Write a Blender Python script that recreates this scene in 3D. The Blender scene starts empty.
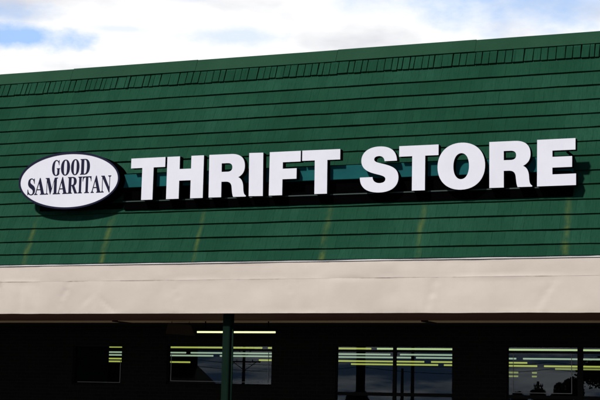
import bpy, bmesh, math, random
from mathutils import Vector, Matrix, noise as mnoise
R = math.radians
rnd = random.Random(7)
scene = bpy.context.scene
COL = scene.collection

# ------------------------------------------------------------------ camera
cam_d = bpy.data.cameras.new('camera'); cam = bpy.data.objects.new('camera', cam_d); COL.objects.link(cam)
cam_d.sensor_width = 36; cam_d.lens = 1487 / 600 * 36; cam_d.clip_start = 0.1; cam_d.clip_end = 3000
cam.matrix_world = Matrix(((0.92735, 0.03065, 0.37296, 0), (0.37324, -0.13394, -0.91804, -25.0), (0.02181, 0.99051, -0.13565, 1.6), (0, 0, 0, 1)))
cam.matrix_world = Matrix.Translation((0, -25, 1.6)) @ cam.matrix_world.to_quaternion().to_matrix().to_4x4()
scene.camera = cam
scene.view_settings.view_transform = 'Standard'; scene.view_settings.look = 'None'
scene.view_settings.exposure = 0.0; scene.view_settings.gamma = 1.0

# ------------------------------------------------------------------ world
SUN_EL, SUN_ROT = 42, 202
SKY_STRENGTH = 0.05
CLOUD = 1.0
w = bpy.data.worlds.new('World'); scene.world = w; w.use_nodes = True
nt = w.node_tree; nt.nodes.clear()
def N(t, **kw):
    n = nt.nodes.new(t)
    for k, v in kw.items(): setattr(n, k, v)
    return n
def L(a, b): nt.links.new(a, b)
def M_(op, a, b=None, c=None, clamp=False):
    n = N('ShaderNodeMath', operation=op); n.use_clamp = clamp
    for i, v in enumerate((a, b, c)):
        if v is None: continue
        if isinstance(v, (int, float)): n.inputs[i].default_value = v
        else: L(v, n.inputs[i])
    return n.outputs[0]
sky = N('ShaderNodeTexSky', sky_type='NISHITA'); sky.sun_disc = False
sky.sun_elevation = R(SUN_EL); sky.sun_rotation = R(SUN_ROT); sky.air_density = 1.0; sky.dust_density = 0.15; sky.ozone_density = 1.5
tc = N('ShaderNodeTexCoord'); sep = N('ShaderNodeSeparateXYZ'); L(tc.outputs['Generated'], sep.inputs[0])
az = M_('MULTIPLY', M_('ARCTAN2', sep.outputs[0], sep.outputs[1]), 57.2958)
el = M_('MULTIPLY', M_('ARCSINE', sep.outputs[2]), 57.2958)
def skynoise(scale, detail, rough, sz=2.2, off=0.0):
    m = N('ShaderNodeMapping'); m.inputs['Scale'].default_value = (1, 1, sz); m.inputs['Location'].default_value = (off, off * .7, 0)
    L(tc.outputs['Generated'], m.inputs[0])
    n = N('ShaderNodeTexNoise'); n.inputs['Scale'].default_value = scale; n.inputs['Detail'].default_value = detail
    n.inputs['Roughness'].default_value = rough; L(m.outputs[0], n.inputs['Vector']); return n.outputs['Fac']
fine = skynoise(26, 7, .58, 1.8, 3.0)
broad = skynoise(3.2, 6, .55, 3.0, 1.3)
pert = M_('MULTIPLY', M_('SUBTRACT', fine, .5), 3.2)
def blob(a, e, ra, re, amp, rag=.75):
    x = M_('DIVIDE', M_('SUBTRACT', az, a), ra); y = M_('DIVIDE', M_('SUBTRACT', el, e), re)
    r2 = M_('ADD', M_('MULTIPLY', x, x), M_('MULTIPLY', y, y))
    s = M_('SUBTRACT', 1.15, M_('SQRT', r2)); s = M_('ADD', s, M_('MULTIPLY', pert, rag))
    return M_('MULTIPLY', M_('MULTIPLY', s, 1.3, clamp=True), amp)
blues = [(-34.0, 13.6, 3.6, .55, .95), (-34.4, 14.5, 2.6, .45, .55), (-27.2, 15.4, 1.6, .25, .2), (-24.7, 14.0, 2.0, .38, .38), (-12.0, 16.1, 8.0, 1.75, .78, .5), (-29.3, 14.1, 1.2, .18, .25), (-17.5, 15.9, 4.0, 1.2, .3)]
acc = None
for b in blues:
    s = blob(*b); acc = s if acc is None else M_('MAXIMUM', acc, s)
# the rest of the dome: broken cloud
streak = skynoise(9, 6, .6, 7.0, 5.0)
gen = M_('MULTIPLY', M_('SUBTRACT', M_('ADD', M_('MULTIPLY', M_('ADD', broad, streak), .5), M_('MULTIPLY', pert, .03)), .43), 7.0, clamp=True)
gen = M_('MAXIMUM', gen, M_('MULTIPLY', M_('SUBTRACT', el, 16.0), 1 / 12.0, clamp=True))
fx = M_('MULTIPLY', M_('ABSOLUTE', M_('ADD', az, 22)), 1 / 10.0)
front = M_('SUBTRACT', 2.6, fx, clamp=True)
front = M_('MULTIPLY', front, M_('SUBTRACT', 3.0, M_('DIVIDE', el, 9.0), clamp=True))
gen = M_('MULTIPLY', gen, M_('SUBTRACT', 1.0, front))
blue = M_('MULTIPLY', gen, M_('MULTIPLY', el, 1 / 14.0, clamp=True))
grey = skynoise(9, 5, .5, 2.5, 8.0)
mxc = N('ShaderNodeMix', data_type='RGBA'); mxc.inputs[6].default_value = (.70, .71, .77, 1); mxc.inputs[7].default_value = (1.06, 1.06, 1.06, 1)
thin = N('ShaderNodeMix', data_type='RGBA'); L(acc, thin.inputs[0]); L(mxc.outputs[2], thin.inputs[6]); thin.inputs[7].default_value = (.38, .61, 1.0, 1)
gf = M_('MULTIPLY', M_('SUBTRACT', grey, .34), 5.0, clamp=True)
L(gf, mxc.inputs[0])
bg1 = N('ShaderNodeBackground'); L(sky.outputs[0], bg1.inputs[0]); bg1.inputs[1].default_value = SKY_STRENGTH
bg2 = N('ShaderNodeBackground'); # the clouds towards the road are heavier and darker than those over the roof
heavy = M_('MULTIPLY', M_('SUBTRACT', streak, .42), 6.0, clamp=True)
mh = N('ShaderNodeMix', data_type='RGBA'); mh.inputs[6].default_value = (.075, .14, .26, 1); mh.inputs[7].default_value = (.74, .76, .82, 1); L(heavy, mh.inputs[0])
mf = N('ShaderNodeMix', data_type='RGBA'); L(front, mf.inputs[0]); L(mh.outputs[2], mf.inputs[6]); L(thin.outputs[2], mf.inputs[7])
L(mf.outputs[2], bg2.inputs[0]); bg2.inputs[1].default_value = CLOUD
ms = N('ShaderNodeMixShader'); L(blue, ms.inputs[0]); L(bg2.outputs[0], ms.inputs[1]); L(bg1.outputs[0], ms.inputs[2])
wo = N('ShaderNodeOutputWorld'); L(ms.outputs[0], wo.inputs[0])

# ------------------------------------------------------------------ sun
sd = bpy.data.lights.new('sun', 'SUN'); sd.energy = 4.5; sd.angle = R(3.5); sd.color = (1, .96, .9)
so = bpy.data.objects.new('sun', sd); COL.objects.link(so)
ce = math.cos(R(SUN_EL)); sdir = Vector((math.sin(R(SUN_ROT)) * ce, math.cos(R(SUN_ROT)) * ce, math.sin(R(SUN_EL))))
so.rotation_euler = sdir.to_track_quat('Z', 'Y').to_euler(); so.location = sdir * 60

# ------------------------------------------------------------------ helpers
def mat(name, color, rough=.6, metal=0, spec=.5, build=None):
    m = bpy.data.materials.new(name); m.use_nodes = True
    b = m.node_tree.nodes['Principled BSDF']
    b.inputs['Base Color'].default_value = (*color, 1); b.inputs['Roughness'].default_value = rough
    b.inputs['Metallic'].default_value = metal; b.inputs['Specular IOR Level'].default_value = spec
    if build: build(m.node_tree, b)
    return m
class NT:
    def __init__(s, t): s.t = t; s.tc = t.nodes.new('ShaderNodeTexCoord')
    def math(s, op, a, b=None, c=None, clamp=False):
        n = s.t.nodes.new('ShaderNodeMath'); n.operation = op; n.use_clamp = clamp
        for i, v in enumerate((a, b, c)):
            if v is None: continue
            if isinstance(v, (int, float)): n.inputs[i].default_value = v
            else: s.t.links.new(v, n.inputs[i])
        return n.outputs[0]
    def noise(s, scale, vec=(1, 1, 1), detail=4, rough=.55, off=(0, 0, 0)):
        m = s.t.nodes.new('ShaderNodeMapping'); m.inputs['Scale'].default_value = vec; m.inputs['Location'].default_value = off
        s.t.links.new(s.tc.outputs['Object'], m.inputs[0])
        n = s.t.nodes.new('ShaderNodeTexNoise'); n.inputs['Scale'].default_value = scale
        n.inputs['Detail'].default_value = detail; n.inputs['Roughness'].default_value = rough
        s.t.links.new(m.outputs[0], n.inputs['Vector']); return n.outputs['Fac']
    def mix(s, f, a, b):
        n = s.t.nodes.new('ShaderNodeMix'); n.data_type = 'RGBA'
        for i, v in ((0, f), (6, a), (7, b)):
            if isinstance(v, (int, float)): n.inputs[i].default_value = v
            elif isinstance(v, tuple): n.inputs[i].default_value = (*v, 1)
            else: s.t.links.new(v, n.inputs[i])
        return n.outputs[2]
    def bump(s, h, strength, dist, b):
        n = s.t.nodes.new('ShaderNodeBump'); n.inputs['Strength'].default_value = strength; n.inputs['Distance'].default_value = dist
        s.t.links.new(h, n.inputs['Height']); s.t.links.new(n.outputs[0], b.inputs['Normal'])
    def ramp(s, v, lo, hi): return s.math('DIVIDE', s.math('SUBTRACT', v, lo), hi - lo, clamp=True)
    def xyz(s):
        n = s.t.nodes.new('ShaderNodeSeparateXYZ'); s.t.links.new(s.tc.outputs['Object'], n.inputs[0]); return n.outputs

Z0 = 4.19; EL = R(67); SU, CU = math.sin(EL), math.cos(EL)
STREAKS = [-18.6, -15.97, -14.24, -12.27, -9.70, -7.90, -5.28, -3.1, -1.0]
def b_shingle(t, b):
    n = NT(t); X, Y, Z = n.xyz(); X = n.math('ADD', X, -14.0)
    big = n.noise(.55, (1, 1, 1.4), 4, .6); grain = n.noise(9, (6, 1, .55), 5, .65); speck = n.noise(70, (1, 1, 1), 3, .6)
    # each course weathers a little differently
    course = n.math('FLOOR', n.math('DIVIDE', n.math('SUBTRACT', Z, Z0 + .19), .30 * SU * .995))
    cn = t.nodes.new('ShaderNodeTexNoise'); cmb = t.nodes.new('ShaderNodeCombineXYZ')
    t.links.new(n.math('MULTIPLY', course, 7.3), cmb.inputs[2]); t.links.new(n.math('MULTIPLY', X, .45), cmb.inputs[0])
    t.links.new(cmb.outputs[0], cn.inputs['Vector']); cn.inputs['Scale'].default_value = 1; cn.inputs['Detail'].default_value = 3
    c = n.mix(n.ramp(big, .3, .7), (.0052, .035, .0175), (.0120, .056, .031))
    c = n.mix(n.math('MULTIPLY', n.ramp(cn.outputs['Fac'], .35, .7), .45), c, (.022, .088, .055))
    c = n.mix(n.math('MULTIPLY', n.ramp(grain, .42, .72), .6), c, (.005, .034, .020))
    c = n.mix(n.math('MULTIPLY', n.ramp(speck, .6, .8), .25), c, (.04, .11, .075))
    # single shingles inside a course
    cw = t.nodes.new('ShaderNodeTexWhiteNoise'); cw.noise_dimensions = '2D'; cb_ = t.nodes.new('ShaderNodeCombineXYZ')
    u = n.math('ADD', n.math('DIVIDE', X, .19), n.math('MULTIPLY', course, .37)); u = n.math('ADD', u, n.math('MULTIPLY', n.math('SINE', n.math('MULTIPLY', X, 2.3)), .6))
    t.links.new(n.math('FLOOR', u), cb_.inputs[0]); t.links.new(course, cb_.inputs[1]); t.links.new(cb_.outputs[0], cw.inputs[0])
    c = n.mix(n.math('MULTIPLY', cw.outputs[0], .32), c, (.0045, .030, .018))
    fr_ = n.math('FRACT', u); seam = n.math('MULTIPLY', n.math('LESS_THAN', fr_, .05), .5)
    c = n.mix(n.math('MULTIPLY', seam, n.ramp(grain, .3, .6)), c, (.002, .016, .010))
    # pale lichen runs below the sign brackets
    acc = None
    wob = n.math('MULTIPLY', n.math('SUBTRACT', n.noise(1.6, (1, 0, 1), 3), .5), .16)
    Xw = n.math('ADD', X, wob)
    for i, sx in enumerate(STREAKS):
        d = n.math('ABSOLUTE', n.math('SUBTRACT', Xw, sx)); wv = (.085, .075, .09, .06)[i % 4]
        s = n.math('SUBTRACT', 1.0, n.math('DIVIDE', d, wv), clamp=True)
        acc = s if acc is None else n.math('MAXIMUM', acc, s)
    fade = n.ramp(Z, Z0 + 1.25, Z0 + .75)
    acc = n.math('MULTIPLY', acc, n.math('MULTIPLY', fade, n.ramp(n.noise(7, (1, 1, .6), 4), .28, .62)))
    c = n.mix(n.math('MULTIPLY', acc, n.math('ADD', .14, n.math('MULTIPLY', cw.outputs[0], .32))), c, (.13, .16, .03))
    t.links.new(c, b.inputs['Base Color'])
    n.bump(n.math('ADD', grain, n.math('MULTIPLY', speck, .4)), .35, .01, b)
M = {}
M['shingle'] = mat('green_shingle', (.03, .1, .065), .9, 0, .05, b_shingle)
def b_cap(t, b):
    n = NT(t); a = n.noise(1.2, (1, 1, 1), 4); g = n.noise(30, (1, 1, 1), 4)
    c = n.mix(n.ramp(a, .3, .7), (.0075, .042, .021), (.012, .053, .028)); c = n.mix(n.math('MULTIPLY', n.ramp(g, .5, .8), .3), c, (.02, .075, .04))
    t.links.new(c, b.inputs['Base Color']); n.bump(a, .4, .02, b)
M['cap'] = mat('green_flashing', (.035, .1, .065), .7, 0, .08, b_cap)
M['dark_sub'] = mat('black_felt', (.006, .010, .008), .9)
def b_fascia(t, b):
    n = NT(t); X, Y, Z = n.xyz(); X = n.math('ADD', X, -14.0)
    a = n.noise(.8, (1, 1, 1.2), 5, .6); s = n.noise(5, (3, 1, .25), 5, .6); g = n.noise(60, (1, 1, 1), 3)
    c = n.mix(n.ramp(a, .3, .72), (.50, .435, .385), (.585, .515, .455))
    c = n.mix(n.math('MULTIPLY', n.ramp(s, .5, .8), .30), c, (.52, .44, .37))
    c = n.mix(n.math('MULTIPLY', n.ramp(g, .62, .8), .2), c, (.33, .27, .22))
    # dirt caught on the lap line and the brown stain at the left
    lap = n.math('SUBTRACT', 1.0, n.math('DIVIDE', n.math('ABSOLUTE', n.math('SUBTRACT', Z, 3.845)), .018), clamp=True)
    lap = n.math('MULTIPLY', lap, n.ramp(n.noise(1.1, (1, 1, 1), 4, .7, (4, 0, 0)), .52, .62))
    c = n.mix(n.math('MULTIPLY', lap, .55), c, (.20, .15, .11))
    dx = n.math('DIVIDE', n.math('SUBTRACT', X, -16.62), .24); dz = n.math('DIVIDE', n.math('SUBTRACT', Z, 3.80), .09)
    rr = n.math('SQRT', n.math('ADD', n.math('MULTIPLY', dx, dx), n.math('MULTIPLY', dz, dz)))
    rr = n.math('SUBTRACT', n.math('ADD', 1.0, n.math('MULTIPLY', n.math('SUBTRACT', n.noise(8), .5), 1.6)), rr, clamp=True)
    c = n.mix(n.math('MULTIPLY', rr, .6), c, (.27, .19, .12))
    edge = n.math('MULTIPLY', n.ramp(Z, 3.30, 3.22), n.ramp(n.noise(2.2, (1, 1, 1), 5, .7, (9, 0, 0)), .45, .75))
    c = n.mix(n.math('MULTIPLY', edge, .35), c, (.25, .18, .13))
    t.links.new(c, b.inputs['Base Color']); n.bump(a, .25, .03, b)
M['fascia'] = mat('beige_painted_metal', (.5, .43, .38), .5, 0, .35, b_fascia)
M['trim'] = mat('white_drip_edge', (.66, .64, .62), .4, 0, .5)
def b_wood(t, b):
    n = NT(t); g = n.noise(4, (.4, 6, 1), 5, .6); c = n.mix(n.ramp(g, .3, .7), (.042, .012, .006), (.065, .020, .010)); t.links.new(c, b.inputs['Base Color'])
M['soffit'] = mat('red_brown_soffit', (.05, .02, .01), .8, 0, .2, b_wood)
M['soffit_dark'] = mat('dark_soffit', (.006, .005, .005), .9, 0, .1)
M['rail'] = mat('tan_rail', (.34, .25, .15), .8, 0, .2)
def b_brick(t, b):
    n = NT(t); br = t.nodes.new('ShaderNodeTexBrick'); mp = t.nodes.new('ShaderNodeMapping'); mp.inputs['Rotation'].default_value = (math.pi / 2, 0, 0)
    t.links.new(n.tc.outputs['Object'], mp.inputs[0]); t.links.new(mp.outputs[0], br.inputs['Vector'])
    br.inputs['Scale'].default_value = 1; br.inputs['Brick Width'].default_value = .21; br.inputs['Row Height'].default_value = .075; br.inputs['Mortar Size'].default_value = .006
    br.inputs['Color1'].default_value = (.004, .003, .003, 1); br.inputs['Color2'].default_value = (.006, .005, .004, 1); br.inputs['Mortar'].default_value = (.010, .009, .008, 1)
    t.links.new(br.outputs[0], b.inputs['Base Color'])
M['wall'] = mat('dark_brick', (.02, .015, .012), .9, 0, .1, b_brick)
M['side'] = mat('painted_block', (.30, .27, .24), .85)
M['frame'] = mat('dark_window_frame', (.004, .004, .004), .7, 0, .1)
M['bead'] = mat('grey_glazing_tape', (.22, .22, .23), .6)
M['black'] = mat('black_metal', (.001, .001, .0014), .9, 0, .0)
M['navy'] = mat('navy_vinyl', (.006, .006, .028), .5, 0, .15)
def b_face(t, b):
    n = NT(t); a = n.noise(1.8, (1, 1, 1), 4, .6); c = n.mix(n.ramp(a, .3, .7), (.66, .66, .735), (.71, .71, .78))
    s = n.noise(14, (4, 1, .4), 4, .6); c = n.mix(n.math('MULTIPLY', n.ramp(s, .55, .8), .12), c, (.42, .42, .46)); t.links.new(c, b.inputs['Base Color'])
M['face'] = mat('white_acrylic', (.62, .62, .70), .35, 0, .4, b_face)
def b_teal(t, b):
    n = NT(t); a = n.noise(1.5, (1, 1, 2), 4); c = n.mix(n.ramp(a, .3, .7), (.002, .060, .066), (.004, .085, .09)); t.links.new(c, b.inputs['Base Color'])
M['teal'] = mat('teal_painted_metal', (.015, .09, .1), .7, 0, .1, b_teal)
M['green_trim'] = mat('dark_green_angle', (.01, .03, .026), .5)
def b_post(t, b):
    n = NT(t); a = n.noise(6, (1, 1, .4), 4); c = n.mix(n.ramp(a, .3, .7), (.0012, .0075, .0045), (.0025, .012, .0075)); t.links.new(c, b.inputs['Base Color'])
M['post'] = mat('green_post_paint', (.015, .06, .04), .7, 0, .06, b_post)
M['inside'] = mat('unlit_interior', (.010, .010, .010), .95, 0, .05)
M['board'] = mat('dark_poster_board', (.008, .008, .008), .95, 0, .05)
M['hangsign'] = mat('dim_brown_sign', (.022, .015, .008), .9, 0, .1)
def b_asph(t, b):
    n = NT(t); a = n.noise(.15, (1, 1, 1), 5); g = n.noise(40, (1, 1, 1), 4, .7); c = n.mix(n.ramp(a, .3, .7), (.040, .040, .042), (.062, .060, .058))
    c = n.mix(n.math('MULTIPLY', n.ramp(g, .5, .75), .5), c, (.10, .10, .095)); t.links.new(c, b.inputs['Base Color']); n.bump(g, .4, .01, b)
M['asphalt'] = mat('asphalt', (.05, .05, .05), .9, 0, .3, b_asph)
M['concrete'] = mat('concrete', (.28, .27, .25), .85)
M['paint'] = mat('road_paint', (.7, .7, .68), .7)
M['bark'] = mat('bark', (.07, .05, .035), .9)
M['pole'] = mat('weathered_pole', (.06, .045, .035), .9)
def b_leaf(t, b):
    n = NT(t); a = n.noise(2.5); c = n.mix(n.ramp(a, .3, .7), (.02, .05, .015), (.06, .11, .03)); t.links.new(c, b.inputs['Base Color'])
M['leaf'] = mat('leaf', (.04, .08, .02), .7, 0, .3, b_leaf)
M['siding'] = mat('grey_siding', (.10, .10, .10), .8)
M['roofing'] = mat('roof_shingle', (.008, .008, .008), .95, 0, .05)
def tube_mat(name, col, s):
    m = bpy.data.materials.new(name); m.use_nodes = True; b = m.node_tree.nodes['Principled BSDF']
    b.inputs['Base Color'].default_value = (.8, .8, .8, 1); b.inputs['Emission Color'].default_value = (*col, 1); b.inputs['Emission Strength'].default_value = s; return m
M['tube_y'] = tube_mat('lit_tube_yellow', (.60, .64, .13), .85)
M['tube_d'] = tube_mat('lit_tube_far', (.34, .38, .10), .8)
M['tube_p'] = tube_mat('lit_tube_white_green', (.50, .64, .46), .8)
M['tube_g'] = tube_mat('lit_tube_pale', (.64, .80, .36), .9)
M['tube_w'] = tube_mat('lit_tube_white', (.9, .98, .45), 1.15)
g = bpy.data.materials.new('window_glass'); g.use_nodes = True; t = g.node_tree; t.nodes.clear()
fr = t.nodes.new('ShaderNodeFresnel'); fr.inputs[0].default_value = 1.5
tr = t.nodes.new('ShaderNodeBsdfTransparent'); tr.inputs[0].default_value = (.86, .9, .88, 1); gl = t.nodes.new('ShaderNodeBsdfGlossy'); gl.inputs['Roughness'].default_value = .0; gl.inputs[0].default_value = (.9, .95, 1, 1)
mx = t.nodes.new('ShaderNodeMixShader'); ou = t.nodes.new('ShaderNodeOutputMaterial')
nb = t.nodes.new('ShaderNodeBump'); nn = t.nodes.new('ShaderNodeTexNoise'); nn.inputs['Scale'].default_value = 1.1; nn.inputs['Detail'].default_value = 1; t2 = t.nodes.new('ShaderNodeTexCoord')
t.links.new(t2.outputs['Object'], nn.inputs['Vector']); t.links.new(nn.outputs['Fac'], nb.inputs['Height']); nb.inputs['Strength'].default_value = .04; nb.inputs['Distance'].default_value = .01

t.links.new(fr.outputs[0], mx.inputs[0]); t.links.new(tr.outputs[0], mx.inputs[1]); t.links.new(gl.outputs[0], mx.inputs[2]); t.links.new(mx.outputs[0], ou.inputs[0])
M['glass'] = g

def empty(name, loc, label=None, cat=None, group=None):
    o = bpy.data.objects.new(name, None); o.empty_display_size = .3; COL.objects.link(o); o.location = loc
    tag(o, label, cat, group); return o
def tag(o, label=None, cat=None, group=None, kind=None):
    if label: o['label'] = label
    if cat: o['category'] = cat
    if group: o['group'] = group
    if kind: o['kind'] = kind
    return o
ORG = {}
class MB:
    """collects geometry in world coordinates"""
    def __init__(s): s.v = []; s.f = []
    def quad(s, *p):
        i = len(s.v); s.v += [tuple(q) for q in p]; s.f.append(tuple(range(i, i + len(p)))); return s
    def box(s, x0, x1, y0, y1, z0, z1):
        i = len(s.v); s.v += [(x, y, z) for x in (x0, x1) for y in (y0, y1) for z in (z0, z1)]
        s.f += [tuple(i + k for k in q) for q in ((0, 1, 3, 2), (4, 6, 7, 5), (0, 4, 5, 1), (2, 3, 7, 6), (0, 2, 6, 4), (1, 5, 7, 3))]; return s
    def sweep(s, prof, xs, fn):
        """prof: closed list of (a,b); fn(x,a,b,k)->xyz"""
        n = len(prof); base = len(s.v)
        for x in xs:
            for k, (a, b) in enumerate(prof): s.v.append(fn(x, a, b, k))
        for i in range(len(xs) - 1):
            for k in range(n):
                k2 = (k + 1) % n; A = base + i * n
                s.f.append((A + k, A + k2, A + n + k2, A + n + k))
        s.f.append(tuple(base + k for k in range(n - 1, -1, -1))); e = base + (len(xs) - 1) * n; s.f.append(tuple(e + k for k in range(n))); return s
    def cyl(s, p, q, r0, r1=None, n=12, cap=True):
        r1 = r0 if r1 is None else r1; p = Vector(p); q = Vector(q); d = (q - p).normalized(); u = d.orthogonal().normalized(); v = d.cross(u); i = len(s.v)
        for c, r in ((p, r0), (q, r1)):
            for k in range(n):
                a = 2 * math.pi * k / n; s.v.append(tuple(c + u * math.cos(a) * r + v * math.sin(a) * r))
        for k in range(n): s.f.append((i + k, i + (k + 1) % n, i + n + (k + 1) % n, i + n + k))
        if cap: s.f.append(tuple(i + k for k in range(n - 1, -1, -1))); s.f.append(tuple(i + n + k for k in range(n)))
        return s
    def build(s, name, m, parent=None, smooth=False, bevel=0):
        o_ = Vector((0, 0, 0)); par = parent
        chain = []
        while par is not None: o_ += Vector(par.location); par = par.parent
        me = bpy.data.meshes.new(name); me.from_pydata([tuple(Vector(v) - o_) for v in s.v], [], s.f); me.update()
        bm = bmesh.new(); bm.from_mesh(me); bmesh.ops.recalc_face_normals(bm, faces=bm.faces); bm.to_mesh(me); bm.free()
        me.materials.append(m)
        if smooth:
            for p in me.polygons: p.use_smooth = True
        o = bpy.data.objects.new(name, me); COL.objects.link(o)
        if parent: o.parent = parent
        if bevel:
            b = o.modifiers.new('bevel', 'BEVEL'); b.width = bevel; b.segments = 2; b.limit_method = 'ANGLE'
        return o
def frange(a, b, st):
    n = max(1, int(round((b - a) / st))); return [a + (b - a) * i / n for i in range(n + 1)]
def nz(x, y=0, z=0): return mnoise.noise(Vector((x, y, z)))

# ------------------------------------------------------------------ ground
X0, X1 = -34.0, 6.0       # ends of the store front
MB().box(-900, 900, -900, 900, -.5, 0).build('ground', M['asphalt'])['kind'] = 'structure'
sw = MB().box(X0 - 1, X1 + 1, -1.2, 3.9, -.2, .14); swo = sw.build('pavement', M['concrete'], bevel=.02); swo['kind'] = 'structure'
pl = MB()
for i in range(14): x = -32 + i * 2.75; pl.box(x, x + .1, -7.2, -1.6, -.05, .004)
plo = pl.build('parking_bay_lines', M['paint']); plo['kind'] = 'structure'

# ------------------------------------------------------------------ store building
store = empty('store_building', (-14, 2, 0), 'low store building with green shingled mansard roof, beige fascia and dark windows', 'building')
CUT = [.0, .211, .498, .799, 1.096, 1.397, 1.681, 1.993, 2.292, 2.586, 2.881, 3.186, 3.496, 3.802, 4.106]
def sl(x, s, h):     # point on the mansard: s along the slope, h out of it
    return (x, s * CU - h * SU, Z0 + s * SU + h * CU)
xs = frange(X0, X1, .16)
# sheathing behind the courses
MB().sweep([(-.05, -.14), (4.72, -.14), (4.72, -.015), (-.05, -.015)], [X0 + .01, X1 - .01], lambda x, a, b, k: sl(x, a, b)).build('roof_sheathing', M['dark_sub'], store)
mr = MB()
for ci in range(len(CUT) - 1):
    s0, s1 = CUT[ci], CUT[ci + 1]
    ph = ci * 13.7
    def fn(x, a, b, k, ph=ph, s0=s0):
        j = .006 * nz(x * 1.3, ph) + .005 * nz(x * 6.3, ph + 3)
        sh = .004 * nz(x * .8, ph + 9)
        lift = .010 * nz(x * 1.1, ph + 20) + .006 * nz(x * 5, ph + 25) - .004
        if k in (0, 1): return sl(x, a + j + sh, b + (lift if k == 1 else 0))
        return sl(x, a, b)
    lo = s0 + .001 if ci else s0 - .02
    mr.sweep([(lo, .016), (lo, .052), (s1 + .02, .010), (s1 + .02, .002)], xs, fn)
mr.build('mansard_shingles', M['shingle'], store)
# row of upright tabs under the ridge flashing
tb = MB(); x = X0 + .02
while x < X1 - .3:
    wd = rnd.choice((.10, .13, .14, .15, .16, .20)) * rnd.uniform(.9, 1.1); lean = rnd.uniform(-.006, .006); g_ = rnd.uniform(.014, .020)
    a, b_ = x, min(x + wd - g_, X1 - .02); d = rnd.uniform(-.008, .008); h = rnd.uniform(.046, .056)
    s0, s1 = 4.112 + d, 4.43
    P = [sl(a, s0, .012), sl(b_, s0, .012), sl(b_, s0, h), sl(a, s0, h), sl(a + lean, s1, .0), sl(b_ + lean, s1, .0), sl(b_ + lean, s1, h - .006), sl(a + lean, s1, h - .006)]
    i = len(tb.v); tb.v += P; tb.f += [tuple(i + k for k in q) for q in ((0, 1, 2, 3), (4, 7, 6, 5), (0, 4, 5, 1), (3, 2, 6, 7), (0, 3, 7, 4), (1, 5, 6, 2))]
    x += wd
tb.build('ridge_shingles', M['shingle'], store)
# metal ridge flashing in 3 m lengths, lapped
rc = MB(); jx = [X0 - .03]
js = [-33.1, -30.2, -27.4, -24.6, -21.8, -19.0, -16.12, -13.23, -10.14, -7.36, -4.4, -1.6, 1.3, 4.1, X1 + .03]
prev = X0 - .03
for i, j in enumerate(js):
    hh = .055 + (.007 if i % 2 else 0)
    dz = rnd.uniform(-.006, .006)
    rc.sweep([(4.405, .0), (4.400, hh + .012), (4.412, hh + .010), (4.675 + dz, hh), (4.69 + dz, hh - .01), (4.69 + dz, -.5), (4.66, -.5), (4.66, .0)],
             frange(prev + .006, j + (.03 if i % 2 else -.004), .5), lambda x, a, b, k: (lambda p: (p[0], p[1], p[2] + .004 * nz(x * .7, 4)))(sl(x, a, b)))
    prev = j
rc.build('ridge_flashing', M['cap'], store)
ty = 4.69 * CU + .5; tz = Z0 + 4.69 * SU
MB().box(X0, X1, ty - .1, 40, tz - .55, tz - .35).build('flat_roof', M['roofing'], store)
# end gables of the mansard
for xx in (X0 + .02, X1 - .07):
    m_ = MB(); pr = [(0.02, 3.25), (0.02, Z0), (4.6 * CU + .02, Z0 + 4.6 * SU), (ty + .3, Z0 + 4.6 * SU), (ty + .3, 3.25)]
    i = len(m_.v)
    for q in (xx, xx + .05):
        for (y, z) in pr: m_.v.append((q, y + .06, z))
    n_ = len(pr); m_.f.append(tuple(i + k for k in range(n_))); m_.f.append(tuple(i + n_ + k for k in range(n_ - 1, -1, -1)))
    for k in range(n_): m_.f.append((i + k, i + (k + 1) % n_, i + n_ + (k + 1) % n_, i + n_ + k))
    m_.build('roof_gable', M['shingle'], store)

# fascia: thin dented sheet, upper flashing lapped over lower sheet
def dent(x, z):
    d = .0035 * (math.floor((x + 15.65) / 3.05) % 2) + .010 * nz(x * .35, z * 1.2, 2) + .006 * nz(x * 1.4, z * 2.5, 5) + .0025 * nz(x * 5, z * 5, 8)
    # creases left by knocks
    for (cx, cz, ang, ln, dp) in ((-15.0, 3.62, 1.15, .35, .014), (-14.5, 3.45, .7, .2, .010), (-14.1, 3.38, -.75, .3, .012), (-12.6, 3.6, 1.9, .3, .008), (-7.6, 3.55, 1.3, .4, .010), (-5.6, 3.5, 1.0, .4, .010), (-10.3, 3.65, 2.0, .35, .007), (-16.0, 3.5, 1.57, .5, .008)):
        ux, uz = math.cos(ang), math.sin(ang); a = (x - cx) * ux + (z - cz) * uz; b = -(x - cx) * uz + (z - cz) * ux
        if abs(a) < ln * 1.5 and abs(b) < .25: d += 2.4 * dp * .8 * math.exp(-(a / ln) ** 2 * 2) * (1 if b > 0 else -.3) * math.exp(-abs(b) / .05)
    return d
def sheet(z0, z1, y, bend, nzs, name, lip):
    m_ = MB(); xs_ = frange(X0 - .02, X1 + .02, .06); zs = [z0 + (z1 - z0) * k / nzs for k in range(nzs + 1)]; n_ = nzs + 3
    for x in xs_:
        e = .004 * nz(x * .9, 31) + .003 * nz(x * 3, 37)
        y_ = y; y0b = y if lip else y - .013 * max(0, nz(x * .55, 61) - .12) - .008 * max(0, nz(x * 2.3, 66) - .25)
        m_.v.append((x, y + .02 + lip, z0 + .002 + e)); m_.v.append((x, y0b, z0 + e))
        for k, z in enumerate(zs[1:-1]): m_.v.append((x, y + dent(x, z) - bend * 4 * ((z - z0) / (z1 - z0)) * (1 - (z - z0) / (z1 - z0)), z))
        m_.v.append((x, y, z1)); m_.v.append((x, y + .04, z1))
    for i in range(len(xs_) - 1):
        for k in range(n_ - 1):
            A = i * n_ + k; m_.f.append((A, A + n_, A + n_ + 1, A + 1))
    return m_.build(name, M['fascia'], store, smooth=True)
fa = sheet(3.222, 3.86, -.012, .004, 12, 'fascia', .05)
fb = sheet(3.848, 4.172, -.0135, .003, 7, 'fascia', 0)
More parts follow.
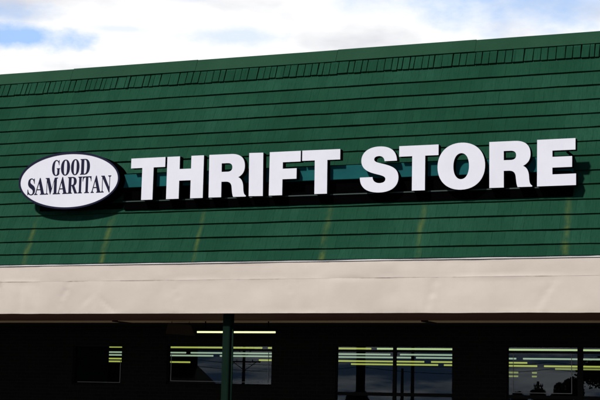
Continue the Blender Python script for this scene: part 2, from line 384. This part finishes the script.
for f_ in (fa, fb):
    md = f_.modifiers.new('edge', 'EDGE_SPLIT'); md.split_angle = R(50)
MB().box(X0 + .03, X1 - .03, .045, .10, 3.24, 4.15).build('fascia_board', M['soffit'], store)
tr_ = MB().sweep([(-.032, 4.158), (-.030, 4.196), (-.024, 4.202), (.03, 4.206), (.03, 4.196), (-.026, 4.192), (-.028, 4.158)], frange(X0 - .02, X1 + .02, .25),
    lambda x, a, b, k: (x, a + .004 * nz(x * .8, 50) + .002 * nz(x * 4, 51), b + .004 * nz(x * .6, 52) + .002 * nz(x * 3, 5)))
tr_.build('drip_edge', M['trim'], store)

# soffit and rails
W = 3.9
MB().box(X0, X1, .012, 2.42, 3.236, 3.27).build('soffit', M['soffit'], store)
x = X0
for j in (-15.2, -8.45, X1):
    MB().box(x, j - .12, 2.425, 3.025, 3.225, 3.26).build('soffit_rail', M['rail'], store)
    if j < X1: MB().box(j - .12, j + .02, 2.425, 3.025, 3.21, 3.262).build('rail_joiner', M['soffit_dark'], store)
    x = j + .02
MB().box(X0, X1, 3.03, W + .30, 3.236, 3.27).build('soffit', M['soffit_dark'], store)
cb = MB(); cb.cyl((X0, 3.80, 3.06), (X1, 3.80, 3.06), .012, n=8)
cb.build('conduit', M['wall'], store)

# front wall with openings
OP = [(-17.1, -15.87, 1.92, 2.765), (-14.77, -12.30, 1.95, 2.787), (-10.87, -8.37, .60, 2.795), (-7.26, -4.35, .60, 2.805), (-2.9, -.9, .16, 2.70), (-21.6, -19.1, .60, 2.785), (-26, -23.2, .60, 2.785), (.6, 3.4, .6, 2.8)]
OPs = sorted(OP)
wl = MB(); x = X0
for (a, b_, z0, z1) in OPs:
    wl.box(x, a, W, W + .18, .12, 3.235); wl.box(a, b_, W, W + .18, z1, 3.235)
    if z0 > .2: wl.box(a, b_, W, W + .18, .12, z0)
    x = b_
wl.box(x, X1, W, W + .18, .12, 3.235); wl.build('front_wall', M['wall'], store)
MB().box(X0, X0 + .2, W + .19, 40, 0, tz - .56).build('side_wall', M['side'], store)
MB().box(X1 - .2, X1, W + .19, 40, 0, tz - .56).build('side_wall', M['side'], store)
MB().box(X0 + .21, X1 - .21, 39.8, 40, 0, tz - .56).build('rear_wall', M['side'], store)
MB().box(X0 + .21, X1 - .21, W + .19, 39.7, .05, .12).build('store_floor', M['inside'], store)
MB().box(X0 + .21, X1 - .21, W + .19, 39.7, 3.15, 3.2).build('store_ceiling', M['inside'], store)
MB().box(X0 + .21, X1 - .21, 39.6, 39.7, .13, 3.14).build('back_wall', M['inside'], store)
# upper wall behind the mansard above the canopy
MB().box(X0 + .21, X1 - .21, W + .19, W + .3, 3.275, tz - .56).build('upper_wall', M['side'], store)

def window(a, b_, z0, z1, mull=(), trans=None, bead=None, label=None, head=False):
    y0, y1 = W + .05, W + .12; ft = .035
    f = MB().box(a, b_, y0, y1, z1 - ft * .25, z1).box(a, b_, y0, y1, z0, z0 + ft).box(a, a + ft * .5, y0, y1, z0 + ft, z1 - ft * .25).box(b_ - ft * .5, b_, y0, y1, z0 + ft, z1 - ft * .25)
    fo = f.build('window', M['frame'], store)
    if label: fo['label'] = label
    cols = [a + ft * .5] + [m for p in mull for m in (p[0], p[1])] + [b_ - ft * .5]
    bz = [z0 + ft, z1 - ft * .25] if trans is None else [z0 + ft, trans[0], trans[1], z1 - ft * .25]
    for (m0, m1) in mull: MB().box(m0, m1, y0 - .01, y1 - .01, z0 + ft, z1 - ft * .25).build('mullion', M['frame'], fo)
    if head: MB().box(a + ft * .5, b_ - ft * .5, y0 + .002, y1 - .012, 2.680, 2.722).build('transom_bar', M['frame'], fo)
    for i in range(0, len(cols), 2):
        if trans: MB().box(cols[i], cols[i + 1], y0 + .004, y1 - .01, trans[0], trans[1]).build('transom_bar', M['frame'], fo)
        for j in range(0, len(bz), 2):
            MB().box(cols[i], cols[i + 1], W + .085, W + .091, bz[j], bz[j + 1]).build('pane', M['glass'], fo)
    if bead:
        for (p0, p1, q0, q1, sides) in bead:
            m_ = MB(); t_ = .012; yb0, yb1 = W + .076, W + .083
            if 'l' in sides: m_.box(p0, p0 + t_, yb0, yb1, q0, q1)
            if 'r' in sides: m_.box(p1 - t_, p1, yb0, yb1, q0, q1)
            if 'b' in sides: m_.box(p0 + (t_ if 'l' in sides else 0), p1 - (t_ if 'r' in sides else 0), yb0, yb1, q0, q0 + t_)
            m_.build('glazing_tape', M['bead'], fo)
    return fo
window(-17.1, -15.87, 1.92, 2.765, bead=[(-17.0, -15.93, 1.935 + .03, 2.45, 'rb')])
window(-14.77, -12.30, 1.95, 2.787, bead=[(-14.70, -12.62, 2.02, 2.62, 'lb'), (-12.62, -12.40, 2.02, 2.67, 'r')], head=True)
window(-10.87, -8.37, .60, 2.795, mull=[(-9.635, -9.575)], trans=(1.79, 1.86), head=True)
window(-7.26, -4.35, .60, 2.805, mull=[(-5.865, -5.765)], trans=(1.79, 1.86), bead=[(-7.15, -5.98, 1.90, 2.67, 'lrb')], head=True)
window(-2.9, -.9, .16, 2.70, mull=[(-1.93, -1.87)]); window(-21.6, -19.1, .60, 2.785, mull=[(-20.4, -20.34)], trans=(1.79, 1.86))
window(-26, -23.2, .60, 2.785, mull=[(-24.6, -24.54)], trans=(1.79, 1.86)); window(.6, 3.4, .6, 2.8, mull=[(1.97, 2.03)], trans=(1.79, 1.86))
MB().box(-17.09, -16.27, W + .13, W + .15, 1.93, 2.76).build('poster_board', M['board'], store)

# canopy posts
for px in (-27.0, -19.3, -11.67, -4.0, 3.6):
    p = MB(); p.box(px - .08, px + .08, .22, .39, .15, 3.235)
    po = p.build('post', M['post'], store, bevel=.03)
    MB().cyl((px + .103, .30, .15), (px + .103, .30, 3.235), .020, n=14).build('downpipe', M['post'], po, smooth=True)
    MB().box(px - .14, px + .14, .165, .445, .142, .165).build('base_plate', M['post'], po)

# ------------------------------------------------------------------ lettering outlines
G = {
'T': "M.335 0 L.335 .765 L0 .765 L0 1 L1 1 L1 .765 L.665 .765 L.665 0 Z",
'H': "M0 0 L0 1 L.345 1 L.345 .70 L.66 .70 L.66 1 L1 1 L1 0 L.66 0 L.66 .425 L.345 .425 L.345 0 Z",
'R': "M0 0 L0 1 L.60 1 C.86 1 .965 .88 .965 .71 C.965 .58 .90 .50 .79 .455 C.89 .41 .925 .33 .93 .20 C.935 .10 .95 .045 1.0 .025 L1.0 0 L.665 0 C.64 .04 .63 .12 .62 .22 C.61 .32 .56 .36 .45 .36 L.34 .36 L.34 0 Z M.34 .59 L.34 .79 L.50 .79 C.59 .79 .63 .755 .63 .69 C.63 .625 .59 .59 .50 .59 Z",
'I': "M0 0 L0 1 L1 1 L1 0 Z",
'F': "M0 0 L0 1 L1 1 L1 .755 L.43 .755 L.43 .605 L.88 .605 L.88 .365 L.43 .365 L.43 0 Z",
'S': "M.955 .68 L.635 .68 C.63 .75 .575 .80 .49 .80 C.41 .80 .365 .775 .365 .73 C.365 .675 .45 .655 .60 .62 C.85 .56 1 .49 1 .30 C1 .10 .81 -.015 .52 -.015 C.20 -.015 0 .10 0 .335 L.33 .335 C.335 .245 .41 .195 .52 .195 C.61 .195 .665 .225 .665 .28 C.665 .335 .59 .36 .44 .395 C.20 .45 .03 .53 .03 .715 C.03 .90 .22 1.015 .49 1.015 C.78 1.015 .945 .90 .955 .68 Z",
'O': "M.5 1.015 C.80 1.015 1 .81 1 .50 C1 .19 .80 -.015 .5 -.015 C.20 -.015 0 .19 0 .50 C0 .81 .20 1.015 .5 1.015 Z M.5 .785 C.40 .785 .335 .67 .335 .50 C.335 .33 .40 .215 .5 .215 C.60 .215 .665 .33 .665 .50 C.665 .67 .60 .785 .5 .785 Z",
'E': "M0 0 L0 1 L.985 1 L.985 .755 L.395 .755 L.395 .62 L.90 .62 L.90 .39 L.395 .39 L.395 .245 L1 .245 L1 0 Z",
# bold condensed roman for the oval sign
'g': "M.60 .48 L.60 .43 C.68 .43 .68 .41 .68 .37 L.68 .16 C.64 .08 .60 .045 .54 .045 C.40 .045 .34 .20 .34 .50 C.34 .80 .41 .955 .54 .955 C.68 .955 .80 .85 .85 .67 L.90 .67 L.90 1.0 L.85 1.0 C.84 .96 .82 .94 .79 .94 C.74 .96 .66 1.015 .54 1.015 C.24 1.015 .03 .80 .03 .50 C.03 .19 .23 -.015 .54 -.015 C.70 -.015 .84 .02 .93 .11 L.93 .37 C.93 .41 .94 .43 1.0 .43 L1.0 .48 Z",
'o': "M.5 1.015 C.80 1.015 1 .81 1 .50 C1 .19 .80 -.015 .5 -.015 C.20 -.015 0 .19 0 .50 C0 .81 .20 1.015 .5 1.015 Z M.5 .955 C.38 .955 .33 .82 .33 .50 C.33 .18 .38 .045 .5 .045 C.62 .045 .67 .18 .67 .50 C.67 .82 .62 .955 .5 .955 Z",
'd': "M0 0 L0 .05 C.08 .05 .10 .06 .10 .12 L.10 .88 C.10 .94 .08 .95 0 .95 L0 1 L.50 1 C.80 1 1 .82 1 .51 C1 .19 .80 0 .50 0 Z M.40 .06 L.47 .06 C.62 .06 .69 .20 .69 .50 C.69 .80 .62 .94 .47 .94 L.40 .94 Z",
's': "M.86 1.0 L.80 1.0 C.79 .965 .77 .95 .73 .95 C.68 .97 .60 1.015 .47 1.015 C.22 1.015 .06 .90 .06 .72 C.06 .58 .16 .49 .38 .41 C.60 .33 .68 .28 .68 .20 C.68 .10 .60 .045 .48 .045 C.30 .045 .15 .16 .10 .34 L.03 .34 L.03 0 L.10 0 C.11 .04 .14 .06 .19 .05 C.26 .02 .35 -.015 .49 -.015 C.77 -.015 .96 .11 .96 .30 C.96 .44 .86 .53 .64 .61 C.42 .69 .34 .73 .34 .81 C.34 .90 .40 .955 .50 .955 C.64 .955 .77 .85 .81 .68 L.87 .68 Z",
'a': "M0 0 L0 .05 C.07 .05 .09 .07 .12 .15 L.46 1.02 L.53 1.02 L.86 .14 C.89 .07 .92 .05 1 .05 L1 0 L.52 0 L.52 .05 C.60 .05 .61 .07 .59 .13 L.54 .28 L.25 .28 L.21 .17 C.18 .08 .19 .05 .30 .05 L.30 0 Z M.27 .34 L.52 .34 L.40 .68 Z",
'm': "M0 0 L0 .05 C.08 .05 .10 .08 .10 .15 L.10 .86 C.10 .93 .08 .95 0 .95 L0 1 L.31 1 L.53 .36 L.74 1 L1 1 L1 .95 C.93 .95 .92 .93 .92 .87 L.92 .13 C.92 .07 .93 .05 1 .05 L1 0 L.62 0 L.62 .05 C.69 .05 .70 .07 .70 .13 L.70 .80 L.43 0 L.39 0 L.145 .76 L.145 .15 C.145 .08 .17 .05 .25 .05 L.25 0 Z",
'r': "M0 0 L0 .05 C.07 .05 .09 .07 .09 .13 L.09 .87 C.09 .93 .07 .95 0 .95 L0 1 L.50 1 C.75 1 .88 .89 .88 .73 C.88 .60 .80 .52 .66 .48 L.90 .11 C.93 .065 .95 .05 1 .05 L1 0 L.70 0 L.40 .46 L.36 .46 L.36 .13 C.36 .07 .38 .05 .46 .05 L.46 0 Z M.36 .52 L.42 .52 C.55 .52 .60 .58 .60 .73 C.60 .88 .55 .94 .44 .94 L.36 .94 Z",
'i': "M0 0 L0 .05 C.18 .05 .22 .07 .22 .13 L.22 .87 C.22 .93 .18 .95 0 .95 L0 1 L1 1 L1 .95 C.82 .95 .78 .93 .78 .87 L.78 .13 C.78 .07 .82 .05 1 .05 L1 0 Z",
't': "M.22 0 L.22 .05 C.33 .05 .36 .07 .36 .13 L.36 .94 L.28 .94 C.15 .94 .08 .86 .05 .70 L0 .70 L0 1 L1 1 L1 .70 L.95 .70 C.92 .86 .85 .94 .72 .94 L.64 .94 L.64 .13 C.64 .07 .67 .05 .78 .05 L.78 0 Z",
'n': "M0 0 L0 .05 C.08 .05 .11 .09 .11 .17 L.11 .87 C.10 .93 .07 .95 0 .95 L0 1 L.34 1 L.83 .32 L.83 .83 C.83 .92 .80 .95 .70 .95 L.70 1 L1 1 L1 .95 C.92 .95 .89 .92 .89 .83 L.89 -.02 L.82 -.02 L.17 .82 L.17 .17 C.17 .09 .20 .05 .30 .05 L.30 0 Z",
}
import re
def outline(s, ns=10):
    tk = re.findall(r'[MLCZ]|-?\d*\.?\d+', s); i = 0; loops = []; cur = None
    while i < len(tk):
        c = tk[i]; i += 1
        if c == 'M': cur = [(float(tk[i]), float(tk[i + 1]))]; i += 2
        elif c == 'L': cur.append((float(tk[i]), float(tk[i + 1]))); i += 2
        elif c == 'C':
            p0 = cur[-1]; p = [float(q) for q in tk[i:i + 6]]; i += 6
            for k in range(1, ns + 1):
                u = k / ns; v = 1 - u
                cur.append((v**3 * p0[0] + 3*v*v*u*p[0] + 3*v*u*u*p[2] + u**3*p[4], v**3 * p0[1] + 3*v*v*u*p[1] + 3*v*u*u*p[3] + u**3*p[5]))
        else: loops.append(cur)
    return loops
def glyph(name, loops, y0, y1, m, parent, place, bevel=0):
    """loops in the unit box -> place(u,v)->(x,z); solid from y0 (front) to y1"""
    cu = bpy.data.curves.new('tmp', 'CURVE'); cu.dimensions = '2D'; cu.fill_mode = 'BOTH'; cu.extrude = (y1 - y0) / 2
    for lp in loops:
        sp = cu.splines.new('POLY'); sp.points.add(len(lp) - 1); sp.use_cyclic_u = True
        for k, (u, v) in enumerate(lp):
            X_, Z_ = place(u, v); sp.points[k].co = (X_, Z_, 0, 1)
    to = bpy.data.objects.new('tmp', cu); COL.objects.link(to)
    bpy.context.view_layer.update()
    me = bpy.data.meshes.new_from_object(to.evaluated_get(bpy.context.evaluated_depsgraph_get()))
    bpy.data.objects.remove(to); bpy.data.curves.remove(cu)
    o_ = Vector((0, 0, 0)); par = parent
    while par is not None: o_ += Vector(par.location); par = par.parent
    ym = (y0 + y1) / 2
    for v in me.vertices:
        x_, z_, d = v.co; v.co = (x_ - o_.x, ym - d - o_.y, z_ - o_.z)
    me.materials.clear(); me.materials.append(m); me.name = name
    bm = bmesh.new(); bm.from_mesh(me); bmesh.ops.remove_doubles(bm, verts=bm.verts, dist=1e-5); bmesh.ops.recalc_face_normals(bm, faces=bm.faces); bm.to_mesh(me); bm.free()
    for p in me.polygons: p.use_smooth = False
    o = bpy.data.objects.new(name, me); COL.objects.link(o); o.parent = parent
    return o

# ------------------------------------------------------------------ THRIFT STORE sign
sign = empty('channel_letter_sign', (-9.4, .5, 5.4), 'large white channel letters reading THRIFT STORE on a teal raceway across the green roof', 'sign')
YF = .206
LET = [('T', -13.79, -13.05), ('H', -13.005, -12.228), ('R', -12.109, -11.339), ('I', -11.279, -10.992), ('F', -10.864, -10.240), ('T', -10.206, -9.456),
       ('S', -9.067, -8.330), ('T', -8.321, -7.584), ('O', -7.599, -6.728), ('R', -6.651, -5.888), ('E', -5.799, -5.119)]
for i, (c, a, b_) in enumerate(LET):
    lp = outline(G[c], 14); ztop = 6.246; zb = 5.426; rot = (.004, .0, -.01, -.012, .0, -.006, .004, .0, .0, -.004, .003)[i]
    def place(u, v, a=a, b_=b_, rot=rot): return (a + (b_ - a) * u + rot * (v - .5), zb + (ztop - zb) * v + rot * (u - .5) * .5)
    le = glyph('letter', lp, YF + .012, YF + .145, M['black'], sign, place)
    glyph('letter_face', lp, YF - .008, YF + .009, M['face'], le, place)
MB().box(-14.05, -5.25, YF + .15, YF + .50, 5.705, 5.965).build('raceway', M['teal'], sign, bevel=.006)
MB().box(-14.05, -5.30, YF + .22, YF + .36, 5.442, 5.702).build('shade_backing', M['black'], sign)  # black box added to darken the shaded band under the raceway
MB().box(-14.03, -5.28, YF + .152, YF + .215, 5.420, 5.440).build('angle_rail', M['green_trim'], sign)
for x in (-13.6, -12.3, -11.0, -9.70, -8.4, -7.1, -5.7): MB().box(x - .03, x + .03, YF + .365, YF + .62, 5.50, 5.56).build('bracket', M['black'], sign)
MB().box(-14.0, -5.22, YF + .165, YF + .34, 5.265, 5.418).build('shade_backing', M['black'], sign)  # added black box, carried down so the shadow below the letters turns black
# conduit and junction stub by the last letter
MB().cyl((-5.28, YF + .06, 6.02), (-5.28, YF + .55, 6.02), .022, n=10).build('conduit', M['black'], sign)

# ------------------------------------------------------------------ oval sign
ov = empty('oval_sign', (-15.18, .4, 5.3), 'white oval cabinet sign with dark navy lettering GOOD SAMARITAN left of the big letters', 'sign')
CX, CZ, RX, RZ = -15.178, 5.866, 1.137, .565
def ell(k): return [(math.cos(2 * math.pi * i / 96) * k, math.sin(2 * math.pi * i / 96) * k) for i in range(96)]
CX, CZ = CX * (25.13 / 25.206), 1.6 + (CZ - 1.6) * (25.13 / 25.206)
def ep(dr=0):
    def f(u, v): return (CX + u * (RX + dr), CZ + v * (RZ + dr))
    return f
OY = .13
cab = glyph('cabinet', [ell(1)], OY + .015, OY + .36, M['black'], ov, ep(0))
inner = [ell(1)]; i2 = [((RX - .035) / RX * u, (RZ - .035) / RZ * v) for u, v in ell(1)]
glyph('retainer_rim', [ell(1), i2], OY - .012, OY + .012, M['navy'], ov, ep(.004))
fc = glyph('sign_face', [ell(1)], OY, OY + .011, M['face'], ov, ep(-.034))
# lettering projected for a face a little in front of the measured plane
def remap(x, z, y=OY - .002):
    k = (y + 25) / (YF + 25); return (x * k, 1.6 + (z - 1.6) * k)
base2 = lambda x: 5.597 + (x + 16.094) * (-.0027); top2 = 5.945
words = [('samaritan', [(-16.121, -15.931), (-15.958, -15.700), (-15.705, -15.424), (-15.435, -15.195), (-15.195, -14.968), (-14.960, -14.867), (-14.860, -14.664), (-14.672, -14.434), (-14.446, -14.224)], 5.602, 5.935),
         ('good', [(-15.577, -15.385), (-15.366, -15.160), (-15.137, -14.946), (-14.928, -14.709)], 5.972, 6.285)]
for wd, bx, zb, zt in words:
    for c, (a, b_) in zip(wd, bx):
        def place(u, v, a=a, b_=b_, zb=zb, zt=zt): return remap(a + (b_ - a) * u, zb + (zt - zb) * v)
        lo = glyph('lettering', outline(G[c], 6), OY - .003, OY - .0005, M['navy'], fc, place)
for x in (-15.9, -14.5): MB().box(x - .05, x + .05, OY + .362, OY + .60, 5.52, 5.60).build('bracket', M['black'], ov)
MB().box(-15.95, -14.07, OY + .30, OY + .52, 5.285, 5.42).build('shade_backing', M['black'], ov)  # added black box that deepens the shadow under the oval

# ------------------------------------------------------------------ lamps
cl = empty('canopy_light', (-12.5, 2.5, 3.22), 'single lit fluorescent batten hanging under the canopy behind the green post', 'ceiling light')
MB().box(-13.40, -11.61, 2.46, 2.54, 3.030, 3.075).build('housing', M['black'], cl)
MB().cyl((-13.37, 2.5, 3.004), (-11.64, 2.5, 3.004), .019, n=12).build('tube', M['tube_w'], cl)
for x in (-13.2, -11.8): MB().box(x, x + .02, 2.49, 2.51, 3.077, 3.223).build('hanger', M['black'], cl)
hs = empty('hanging_sign', (-13.8, 2.5, 3.2), 'dim brown panel hanging crooked under the canopy left of the lit batten', 'sign')
m_ = MB(); P = [(-14.02, 2.45, 3.19), (-13.50, 2.45, 3.14), (-13.44, 2.5, 2.93), (-14.10, 2.5, 2.97)]
i = 0; m_.v = P + [(x, y + .05, z) for x, y, z in P]; m_.f = [(0, 1, 2, 3), (7, 6, 5, 4), (0, 4, 5, 1), (1, 5, 6, 2), (2, 6, 7, 3), (3, 7, 4, 0)]
m_.build('panel', M['hangsign'], hs)
for x, z in ((-13.95, 3.18), (-13.55, 3.13)): MB().cyl((x, 2.48, z), (x, 2.48, 3.222), .006, n=6).build('hanger', M['black'], hs)

rows = [(7.81, -18.64, -14.22), (7.81, -14.06, -11.46), (7.81, -11.31, -6.15), (7.81, -6.06, -4.02), (11.48, -21.04, -18.06), (11.48, -17.91, -12.22), (11.48, -11.95, -9.33), (13.76, -22.18, -18.32), (13.76, -18.1, -12.39), (13.76, -12.24, -9.48), (13.76, -9.29, -6.24), (17.29, -24.01, -22.7), (17.29, -18.42, -13.11), (17.29, -12.89, -10.02), (20.38, -25.76, -22.3), (20.38, -16.52, -13.61), (20.38, -13.41, -10.44), (20.38, -10.22, -7.02), (23.33, -10.52, -7.79), (28.92, -13.64, -13.11), (28.92, -12.59, -12.42), (34.99, -15.17, -14.59), (34.99, -14.01, -13.82)]
names = {7.81: 'nearest', 11.48: 'second', 13.76: 'third', 17.29: 'fourth', 20.38: 'fifth', 23.33: 'sixth', 28.92: 'seventh', 34.99: 'farthest'}
from collections import Counter
cnt = Counter(r[0] for r in rows); seen = Counter(); ordw = ['first', 'second', 'third', 'fourth', 'fifth']
for (Y, a, b_) in rows:
    n_ = seen[Y]; seen[Y] += 1
    w_ = ('' if cnt[Y] == 1 else ordw[n_] + ' from the left in the ')
    lb = ('lit fluorescent strip seen through the windows, ' + w_ + names[Y] + ' row inside') if cnt[Y] > 1 else 'lit fluorescent strip, the only one in the sixth row inside the store'
    e = empty('strip_light', ((a + b_) / 2, Y, 3.1), lb, 'ceiling light', 'fluorescent strips inside the store')
    r_ = .020 if Y < 10 else .020 + (Y - 10) * .0006
    key = {11.48: 'tube_p', 13.76: 'tube_p'}.get(Y, 'tube_y' if Y < 22 else 'tube_d')
    if Y == 7.81 and b_ > -11.4: key = 'tube_g'
    MB().box(a - .02, b_ + .02, Y - .05, Y + .05, 2.93, 3.145).build('housing', M['inside'], e)
    tb_ = MB().cyl((a, Y, 2.9), (b_, Y, 2.9), r_, n=10).build('tube', M[key], e)

# ------------------------------------------------------------------ across the road: what the glass mirrors
def upole(x, y, h, label, arms=((.93, 1.1),), lamp=False):
    e = empty('utility_pole', (x, y, 0), label, 'utility pole', 'utility poles across the car park')
    MB().cyl((x, y, 0), (x, y, h), .17, .11, n=10).build('shaft', M['pole'], e, smooth=True)
    for (f_, hl) in arms:
        ar = MB().box(x - hl, x + hl, y - .19, y - .13 + .02, h * f_ - .06, h * f_ + .06).build('crossarm', M['pole'], e)
        for q in (-.7, .7): MB().cyl((x, y - .16, h * f_ - .75), (x + hl * q, y - .16, h * f_ - .06), .035, n=6).build('brace', M['pole'], ar)
        for q in (-.9, -.5, .5, .9): MB().cyl((x + hl * q, y - .15, h * f_ + .061), (x + hl * q, y - .15, h * f_ + .2), .04, n=6).build('insulator', M['concrete'], ar)
    return e
PY = -86.1
upole(-53.3, PY, 6.9, 'leaning far utility pole mirrored in the window behind the green post', ((.74, 1.5), (.9, .9)))
upole(-42.5, PY, 8.4, 'slim utility pole mirrored in the left pane of the middle window', ((.95, .6),))
upole(-38.8, PY, 4.7, 'short thick pole mirrored beside the mullion of the middle window', ())
upole(-37.9, PY, 8.8, 'tall utility pole mirrored in the right pane of the middle window', ((.97, .9),))
upole(-36.6, PY - 12, 4.2, 'low pole with two crossarms mirrored right of the tall pole', ((.96, .9), (.8, 1.2), (.66, .7)))
upole(-31.4, PY, 4.6, 'pole mirrored at the left side of the right window', ((.95, .8), (.8, .5)))
upole(-28.7, PY - 6, 3.9, 'small pole mirrored low in the middle of the right window', ((.9, .4),))
for k, zz in enumerate((5.15, 4.6)):
    wv = MB(); pts = []
    for i in range(41):
        u = i / 40; pts.append((-75 + 65 * u, PY - .1, zz + .5 * (2 * ((u * 4) % 1) - 1) ** 2 - .3))
    for i in range(40): wv.cyl(pts[i], pts[i + 1], .022, n=5, cap=False)
    tag(wv.build('overhead_wire', M['black']), ('upper' if k == 0 else 'lower') + ' overhead wire strung past the poles across the car park', 'wire')

def tree(x, y, h, r, label, seed):
    rg = random.Random(seed); e = empty('tree', (x, y, 0), label, 'tree', 'trees across the car park')
    tk = MB().cyl((x, y, 0), (x + .05 * h * rg.uniform(-1, 1), y, h * .5), .05 * h, .03 * h, n=9)
    cs = []
    for i in range(8):
        a = rg.uniform(0, 6.28); rr = r * rg.uniform(.2, .8); c = (x + math.cos(a) * rr, y + math.sin(a) * rr, h * rg.uniform(.5, .88)); cs.append((c, r * rg.uniform(.3, .5)))
        tk.cyl((x, y, h * .4), c, .02 * h, .006 * h, n=6)
    tk.build('trunk', M['bark'], e)
    cr = MB()
    for c, q in cs:
        for k in range(620):
            d = Vector((rg.gauss(0, 1), rg.gauss(0, 1), rg.gauss(0, .8))).normalized() * q * rg.uniform(.3, 1.1) ** .6
            p = Vector(c) + d; s_ = rg.uniform(.07, .14) * (h / 4) ** .5; u = Vector((rg.gauss(0, 1), rg.gauss(0, 1), rg.gauss(0, 1))).normalized(); v = u.orthogonal().normalized()
            cr.quad(p - u * s_ - v * s_ * .6, p + u * s_ - v * s_ * .6, p + u * s_ + v * s_ * .6, p - u * s_ + v * s_ * .6)
    cr.build('crown', M['leaf'], e)
tree(-29.6, PY, 3.2, 1.3, 'small round tree mirrored at the foot of the right window', 1)
tree(-26.6, PY, 3.1, 1.2, 'low bushy tree mirrored below the right mullion', 2)
tree(-24.6, PY + 2, 4.3, 1.2, 'narrow tree mirrored beside the right mullion', 3)
tree(-21.2, PY, 5.6, 2.6, 'broad tree mirrored at the right edge of the photo', 4)
tree(-33.2, PY, 2.9, 1.0, 'smallest tree mirrored at the left foot of the right window', 5)
tree(-45.5, PY - 8, 2.9, 1.3, 'low tree mirrored at the foot of the middle window', 6)
tree(-15.5, PY, 6.2, 2.8, 'tallest tree across the car park, beyond the broad one', 7)
hb = empty('gabled_house', (-66, PY + 1, 0), 'grey sided house with steep gable roof across the car park', 'house')
MB().box(-79.7, -57.9, PY - 5, PY + 4, 0, 3.0).build('wall', M['siding'], hb)
m_ = MB(); pr = [(-80.7, 2.6), (-57.3, 2.2), (-60.5, 4.9), (-60.5, 7.4), (-78.7, 7.4)]
i = 0
for yy in (PY - 5.6, PY + 4.6):
    for (x, z) in pr: m_.v.append((x, yy, z))
m_.f = [(0, 1, 2, 3, 4), (9, 8, 7, 6, 5)] + [(k, (k + 1) % 5, 5 + (k + 1) % 5, 5 + k) for k in range(5)]
m_.build('roof', M['roofing'], hb)
for x in (-77, -72, -65):
    f_ = MB().box(x, x + 1.3, PY + 4.0, PY + 4.06, 1.0, 2.3).build('window', M['frame'], hb)
